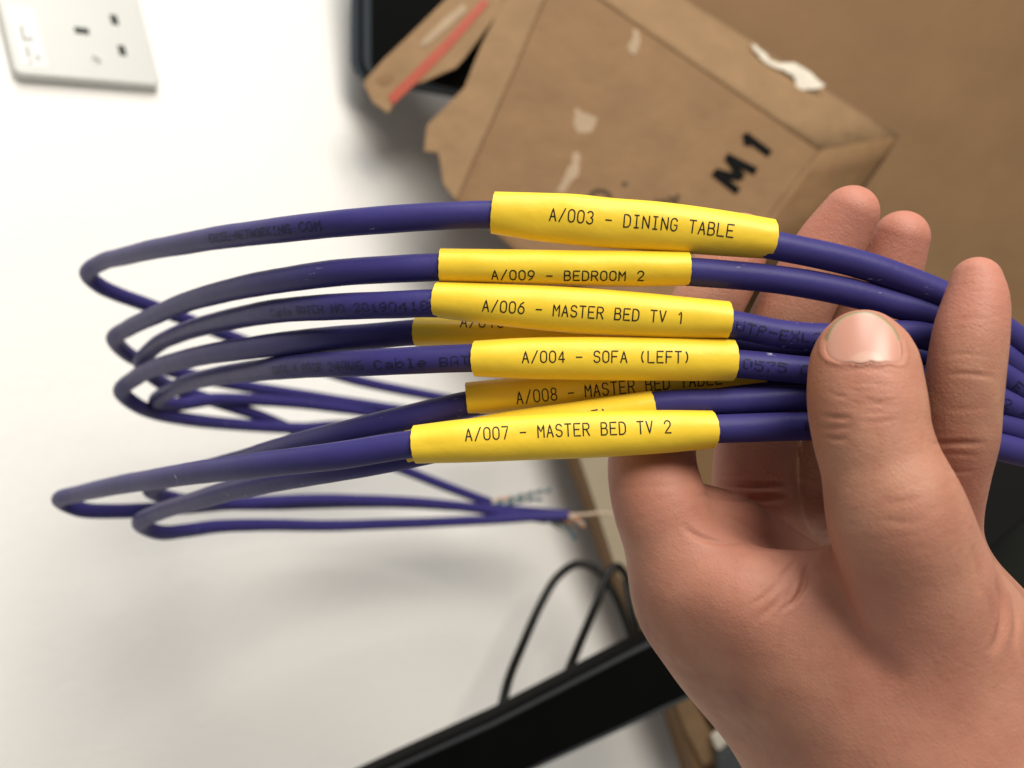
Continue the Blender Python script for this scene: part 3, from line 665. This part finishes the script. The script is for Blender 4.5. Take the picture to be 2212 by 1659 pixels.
# subdivide once so creases hold, then settle onto the surface
def subdivide(V, Fq):
    e = np.sort(np.concatenate([Fq[:, [0, 1]], Fq[:, [1, 2]], Fq[:, [2, 3]], Fq[:, [3, 0]]]), axis=1)
    u, inv = np.unique(e, axis=0, return_inverse=True); inv = inv.reshape(4, -1); n = len(V); m = len(Fq)
    V2 = np.vstack([V, (V[u[:, 0]]+V[u[:, 1]])/2, V[Fq].mean(1)]); E_ = n+inv; c_ = n+len(u)+np.arange(m)
    F2 = np.vstack([np.stack([Fq[:, k], E_[k], c_, E_[k-1]], 1) for k in range(4)]); return V2, F2
HV, HF = subdivide(HV, HF)
for _ in range(2): HV = HV-sample(fld, HV)[:, None]*grad(HV)
HN = grad(HV)
bvh = BVHTree.FromPolygons([Vector(v) for v in HV], [tuple(int(i) for i in q) for q in HF])
def hit(px, py):
    d = Vector(Pm(px, py, 1000)).normalized(); r_ = bvh.ray_cast(Vector((0, 0, 0)), d)
    return None if r_[0] is None else np.array(r_[0])
disp = np.zeros(len(HV))
def crease(pts, depth, w, lift=0.12):
    q = catmull(np.array([(a, b, 0.0) for a, b in pts]), 2.5); h3 = [hit(a, b) for a, b, _ in q]; ok = [i for i, z in enumerate(h3) if z is not None]
    if len(ok) < 2: return
    h3 = np.array([h3[i] for i in ok]); fade = np.sin(np.pi*np.clip(np.array(ok)/(len(q)-1), 0.0, 1))**0.9
    sel = np.where(((HV > h3.min(0)-4*w) & (HV < h3.max(0)+4*w)).all(1))[0]
    if not len(sel): return
    best = np.full(len(sel), 1e9); fd = np.zeros(len(sel))
    for p_, fa in zip(h3, fade):
        dd = ((HV[sel]-p_)**2).sum(1); m = dd < best; best[m] = dd[m]; fd[m] = fa
    r_ = np.sqrt(best)/w
    disp[sel] += -depth*fd*np.exp(-r_**2)+lift*depth*fd*np.exp(-((r_-2.0)/0.8)**2)
CREASES = [
 ([(1772, 897), (1805, 902), (1840, 903)], .30, .45), ([(1779, 943), (1806, 949), (1834, 948)], .24, .45), ([(1806, 806), (1860, 798), (1905, 801), (1950, 816)], .10, .5),
 ([(1835, 853), (1870, 862), (1900, 868), (1943, 864)], .16, .5), ([(1822, 840), (1860, 846), (1900, 842)], .10, .5), ([(1800, 872), (1850, 880), (1905, 882), (1950, 876)], .12, .6), ([(1830, 830), (1880, 828), (1925, 836)], .08, .5),
 ([(1760, 925), (1800, 926), (1850, 922)], .14, .5), ([(1815, 862), (1855, 870), (1900, 874), (1940, 878)], .16, .4), ([(1840, 892), (1885, 893), (1930, 888)], .12, .45), ([(1850, 910), (1890, 912), (1950, 904)], .10, .5), ([(1790, 850), (1815, 856), (1840, 856)], .14, .4),
 ([(2100, 1180), (2112, 1230), (2118, 1290)], .25, .9), ([(1900, 1120), (1950, 1130), (2010, 1122)], .12, .7), ([(1890, 1080), (1940, 1085), (1990, 1080)], .10, .7), ([(2030, 880), (2080, 884), (2140, 880)], .08, .5), ([(2060, 690), (2100, 686), (2150, 694)], .06, .5),
 ([(2006, 960), (2060, 957), (2132, 957)], .42, .55), ([(2040, 809), (2090, 808), (2156, 817)], .22, .5), ([(2024, 982), (2070, 981), (2118, 986)], .16, .5), ([(2035, 1015), (2070, 1019), (2110, 1018)], .14, .5), ([(2030, 770), (2090, 765), (2150, 772)], .08, .5),
 ([(2151, 1250), (2166, 1300), (2168, 1340), (2158, 1380), (2136, 1415)], .75, 1.2), ([(2130, 1270), (2142, 1320), (2138, 1370), (2122, 1400)], .25, 1.0), ([(2185, 1280), (2196, 1340), (2192, 1400)], .35, 1.2),
 ([(1752, 1195), (1741, 1228), (1730, 1275), (1704, 1314)], .62, .5), ([(1724, 1202), (1706, 1224), (1682, 1248)], .42, .45), ([(1746, 1240), (1724, 1288), (1690, 1322)], .42, .45), ([(1702, 1238), (1662, 1280), (1618, 1312)], .24, .6),
 ([(1706, 1270), (1670, 1310), (1620, 1350)], .22, .7), ([(1670, 1222), (1640, 1232), (1598, 1238)], .18, .5), ([(1716, 1250), (1700, 1300), (1672, 1345)], .25, .5),
 ([(1772, 1155), (1782, 1215), (1800, 1285), (1830, 1355), (1880, 1425), (1950, 1490)], 2.3, 3.6, 0.0), ([(1764, 1165), (1762, 1200), (1758, 1240)], .5, 1.0), ([(1735, 1190), (1738, 1240), (1748, 1300)], .35, 1.0),
 ([(1470, 1128), (1505, 1158), (1560, 1172), (1620, 1172)], .50, .8), ([(1560, 1110), (1600, 1128), (1640, 1160)], .25, .7), ([(1500, 1075), (1540, 1070), (1590, 1066)], .3, .8),
 ([(1530, 1045), (1600, 1050), (1700, 1052)], .5, .7), ([(1530, 1075), (1610, 1078), (1700, 1080)], .5, .8), ([(1320, 1060), (1400, 1050), (1500, 1052)], .12, .8),
]
for q in CREASES: crease(*q)
# thumb nail bed
NAIL = np.array([(1862, 673), (1836, 677), (1811, 690), (1792, 712), (1784, 733), (1781, 757), (1790, 772), (1808, 781), (1840, 781), (1880, 779), (1915, 781), (1943, 786), (1950, 770), (1948, 747), (1938, 718), (1918, 694), (1892, 678)], float)
ncen = np.array([1866.0, 735.0])
def inside_nail(px, py, sc=1.0):
    """radial test: <1 inside"""
    a = np.arctan2(py-ncen[1], px-ncen[0]); r_ = np.hypot(px-ncen[0], py-ncen[1])
    an = np.arctan2(NAIL[:, 1]-ncen[1], NAIL[:, 0]-ncen[0]); rn = np.hypot(*(NAIL-ncen).T); o = np.argsort(an)
    an = np.r_[an[o]-2*np.pi, an[o], an[o]+2*np.pi]; rn = np.tile(rn[o], 3)
    return r_/np.interp(a, an, rn)
VPX = HV[:, 0]/HV[:, 1]*F+W/2; VPY = -HV[:, 2]/HV[:, 1]*F+H/2
front_ = (HN*(-HV)).sum(1) > 0
near = np.where((np.abs(VPX-1866) < 130) & (np.abs(VPY-735) < 110) & front_ & (HV[:, 1] < 176))[0]
rr = inside_nail(VPX[near], VPY[near])
NR, NA = 16, 60
angs = np.linspace(0, 2*np.pi, NA, endpoint=False)
an = np.arctan2(NAIL[:, 1]-ncen[1], NAIL[:, 0]-ncen[0]); rn = np.hypot(*(NAIL-ncen).T); oo = np.argsort(an)
an3 = np.r_[an[oo]-2*np.pi, an[oo], an[oo]+2*np.pi]; rn3 = np.tile(rn[oo], 3)
smp = [(x, y, hit(x, y)) for x in np.arange(1790, 1946, 8) for y in np.arange(712, 790, 6)]
smp = [(x, y, q[1]) for x, y, q in smp if q is not None and q[1] < 176 and inside_nail(np.array([x]), np.array([y]))[0] < 1.02]
sx = np.array([q[0] for q in smp]); sy = np.array([q[1] for q in smp]); sd = np.array([q[2] for q in smp])
def nterms(x, y):
    v = (783-y)/100.0; u = (x-1866)/80.0
    return np.stack([np.ones_like(u), u, v, u*u, u*v, u**4], -1), v
A_n, v_n = nterms(sx, sy); co = np.linalg.lstsq(A_n, sd-1.1*v_n*v_n, rcond=None)[0]
def nail_depth(x, y):
    A, v = nterms(np.asarray(x, float), np.asarray(y, float)); return A@co+1.1*v*v-0.05
nverts = []; nv = []
for i in range(NR+1):
    for a in angs:
        aa = (a+np.pi) % (2*np.pi)-np.pi; R_ = np.interp(aa, an3, rn3)*i/NR; x_ = ncen[0]+R_*math.cos(aa); y_ = ncen[1]+R_*math.sin(aa)
        d_ = nail_depth(x_, y_)+(0.12*max(0, (i/NR-.93)/.07) if math.sin(aa) > 0.3 else 0.12*max(0, (i/NR-.93)/.07))
        nverts.append(Pm(x_, y_, d_)); nv.append((None, i/NR, aa))
nf = []
for i in range(NR):
    for j in range(NA):
        j2 = (j+1) % NA; nf.append((i*NA+j, i*NA+j2, (i+1)*NA+j2, (i+1)*NA+j))
# skin: sinks under the plate, swells a little round it (nail folds), meets the free edge at the tip
nd = nail_depth(VPX[near], VPY[near]); cur = HV[near, 1]
w_in = np.clip((1.0-rr)/0.07, 0, 1); w_in = w_in*w_in*(3-2*w_in)
tgt = np.maximum(cur, nd+0.45)
new = cur*(1-w_in)+tgt*w_in
HV[near] *= (new/cur)[:, None]
disp[near] += 0.22*np.exp(-((rr-1.09)/0.06)**2)*np.clip((VPY[near]-700)/45, 0, 1)
# knuckle and tendon relief: low, wide undulation
def bump3(V, s, seed):
    r_ = np.random.default_rng(seed); o = np.zeros(len(V))
    for _ in range(7):
        k = r_.normal(size=3)/s; o += np.sin(V@k+r_.uniform(0, 6.28))
    return o/7
disp += 0.30*bump3(HV, 11.0, 3)+0.03*bump3(HV, 2.2, 5)
HV2 = HV+HN*disp[:, None]

# skin colour: redder finger pads, paler web
def near_pts(V, c3, r):
    return np.exp(-(((V-c3)**2).sum(1))/(r*r))
red = np.zeros(len(HV))
for q, r_, a in ((Pm(1840, 450, 203), 16, 1.0), (Pm(1948, 505, 207), 14, 1.0), (Pm(2108, 620, 168), 15, 1.0), (Pm(1600, 530, 207), 16, 1.0), (Pm(1860, 740, 160), 12, .35), (Pm(1870, 830, 156), 12, .25),
                (Pm(1620, 1060, 208), 14, .9), (Pm(1400, 1040, 186), 16, .55), (Pm(1600, 1180, 180), 22, .35), (Pm(1900, 1420, 158), 22, .55), (Pm(2100, 1560, 165), 35, .40), (Pm(2080, 1050, 172), 14, .3), (Pm(1640, 1120, 196), 16, .5)):
    red += a*near_pts(HV, q, r_)
red = np.clip(red, 0, 1)
def make_skin():
    m = bpy.data.materials.new('skin'); m.use_nodes = True; nt = m.node_tree; b = nt.nodes['Principled BSDF']
    at = nt.nodes.new('ShaderNodeAttribute'); at.attribute_name = 'redness'
    tc = nt.nodes.new('ShaderNodeTexCoord')
    def noise(sc, det):
        z = nt.nodes.new('ShaderNodeTexNoise'); z.inputs['Scale'].default_value = sc; z.inputs['Detail'].default_value = det; nt.links.new(tc.outputs['Object'], z.inputs['Vector']); return z
    def mix(f, a, b_, typ='MIX'):
        x = nt.nodes.new('ShaderNodeMix'); x.data_type = 'RGBA'; x.blend_type = typ
        for s_, v_ in ((0, f), (6, a), (7, b_)):
            if isinstance(v_, (tuple, float, int)): x.inputs[s_].default_value = v_
            else: nt.links.new(v_, x.inputs[s_])
        return x.outputs[2]
    rz = nt.nodes.new('ShaderNodeValToRGB'); rz.color_ramp.elements[0].position = .36; rz.color_ramp.elements[1].position = .64; nt.links.new(noise(70, 5).outputs['Fac'], rz.inputs[0])
    base = mix(rz.outputs[0], (0.285, 0.134, 0.085, 1), (0.425, 0.232, 0.150, 1))
    rl = nt.nodes.new('ShaderNodeValToRGB'); rl.color_ramp.elements[0].position = .40; rl.color_ramp.elements[1].position = .62; nt.links.new(noise(24, 3).outputs['Fac'], rl.inputs[0])
    fl2 = nt.nodes.new('ShaderNodeMath'); fl2.operation = 'MULTIPLY'; fl2.inputs[1].default_value = 0.55; nt.links.new(rl.outputs[0], fl2.inputs[0])
    base = mix(fl2.outputs[0], base, (0.40, 0.165, 0.112, 1))
    base = mix(at.outputs['Fac'], base, (0.42, 0.172, 0.122, 1))
    r1 = nt.nodes.new('ShaderNodeValToRGB'); r1.color_ramp.elements[0].position = .52; r1.color_ramp.elements[1].position = .72; nt.links.new(noise(260, 3).outputs['Fac'], r1.inputs[0])
    sc_ = nt.nodes.new('ShaderNodeMath'); sc_.operation = 'MULTIPLY'; sc_.inputs[1].default_value = 0.55; nt.links.new(r1.outputs[0], sc_.inputs[0])
    base = mix(sc_.outputs[0], base, (0.365, 0.15, 0.098, 1))
    nt.links.new(base, b.inputs['Base Color'])
    b.inputs['Roughness'].default_value = 0.55; b.inputs['Specular IOR Level'].default_value = 0.30
    b.inputs['Subsurface Weight'].default_value = 0.22; b.inputs['Subsurface Radius'].default_value = (1.0, 0.35, 0.2); b.inputs['Subsurface Scale'].default_value = 0.0032
    vo_ = nt.nodes.new('ShaderNodeTexVoronoi'); vo_.inputs['Scale'].default_value = 1050; vo_.feature = 'DISTANCE_TO_EDGE'; nt.links.new(tc.outputs['Object'], vo_.inputs['Vector'])
    b1 = nt.nodes.new('ShaderNodeBump'); b1.inputs['Strength'].default_value = 0.28; b1.inputs['Distance'].default_value = 0.0003; nt.links.new(vo_.outputs['Distance'], b1.inputs['Height'])
    b2 = nt.nodes.new('ShaderNodeBump'); b2.inputs['Strength'].default_value = 0.20; b2.inputs['Distance'].default_value = 0.0006; nt.links.new(noise(420, 4).outputs['Fac'], b2.inputs['Height'])
    v2 = nt.nodes.new('ShaderNodeTexVoronoi'); v2.inputs['Scale'].default_value = 420; v2.feature = 'DISTANCE_TO_EDGE'; nt.links.new(tc.outputs['Object'], v2.inputs['Vector'])
    b3 = nt.nodes.new('ShaderNodeBump'); b3.inputs['Strength'].default_value = 0.10; b3.inputs['Distance'].default_value = 0.0005; nt.links.new(v2.outputs['Distance'], b3.inputs['Height'])
    nt.links.new(b1.outputs['Normal'], b3.inputs['Normal']); nt.links.new(b3.outputs['Normal'], b2.inputs['Normal']); nt.links.new(b2.outputs['Normal'], b.inputs['Normal'])
    return m
M_skin = make_skin()
me = bpy.data.meshes.new('person')
me.vertices.add(len(HV2)); me.vertices.foreach_set('co', (HV2*.001).astype(np.float32).ravel())
me.loops.add(len(HF)*4); me.loops.foreach_set('vertex_index', HF.astype(np.int32).ravel())
me.polygons.add(len(HF)); me.polygons.foreach_set('loop_start', np.arange(0, len(HF)*4, 4, dtype=np.int32))
me.polygons.foreach_set('use_smooth', np.ones(len(HF), bool))
me.update(calc_edges=True); me.validate()
at = me.attributes.new('redness', 'FLOAT', 'POINT'); at.data.foreach_set('value', red.astype(np.float32))
me.materials.append(M_skin)
hand = bpy.data.objects.new('person', me); C.objects.link(hand)
tag(hand, 'bare left hand gripping the cable bundle, thumb and little finger in front', 'hand')
# nail plate
def make_nail():
    m = mat('nail', (0.62, 0.34, 0.25), 0.32, 0.42, (300, 0.06, 3))
    nt = m.node_tree; b = nt.nodes['Principled BSDF']
    a = nt.nodes.new('ShaderNodeAttribute'); a.attribute_name = 'tint'
    rp = nt.nodes.new('ShaderNodeValToRGB'); el = rp.color_ramp.elements
    el[0].position = 0.0; el[0].color = (0.56, 0.345, 0.27, 1); el[1].position = 1.0; el[1].color = (0.27, 0.215, 0.125, 1)
    for p_, c_ in ((0.22, (0.52, 0.30, 0.235, 1)), (0.30, (0.49, 0.245, 0.185, 1)), (0.70, (0.49, 0.26, 0.195, 1)), (0.80, (0.36, 0.28, 0.18, 1)), (0.90, (0.24, 0.185, 0.10, 1))):
        e_ = el.new(p_); e_.color = c_
    nt.links.new(a.outputs['Fac'], rp.inputs[0]); nt.links.new(rp.outputs[0], b.inputs['Base Color'])
    b.inputs['Subsurface Weight'].default_value = 0.15; b.inputs['Subsurface Scale'].default_value = 0.002; b.inputs['Subsurface Radius'].default_value = (1, .4, .25)
    return m
nail = mesh_obj('thumb_nail', np.array(nverts)*.001, nf, make_nail(), hand, True)
tint = []
for q, r_, aa in nv:
    R_ = np.interp(aa, an3, rn3)*r_; x_ = ncen[0]+R_*math.cos(aa); y_ = ncen[1]+R_*math.sin(aa)
    lun = math.hypot((x_-1873)/42.0, (y_-786)/30.0)
    tip_ = max(0, (r_-.80)/.20) if math.sin(aa) < 0.05 else 0
    tint.append(0.30*min(1, lun**2)*0.98+0.0 if tip_ <= 0 else 0.5+0.45*tip_)
ta = nail.data.attributes.new('tint', 'FLOAT', 'POINT'); ta.data.foreach_set('value', np.array(tint, np.float32))
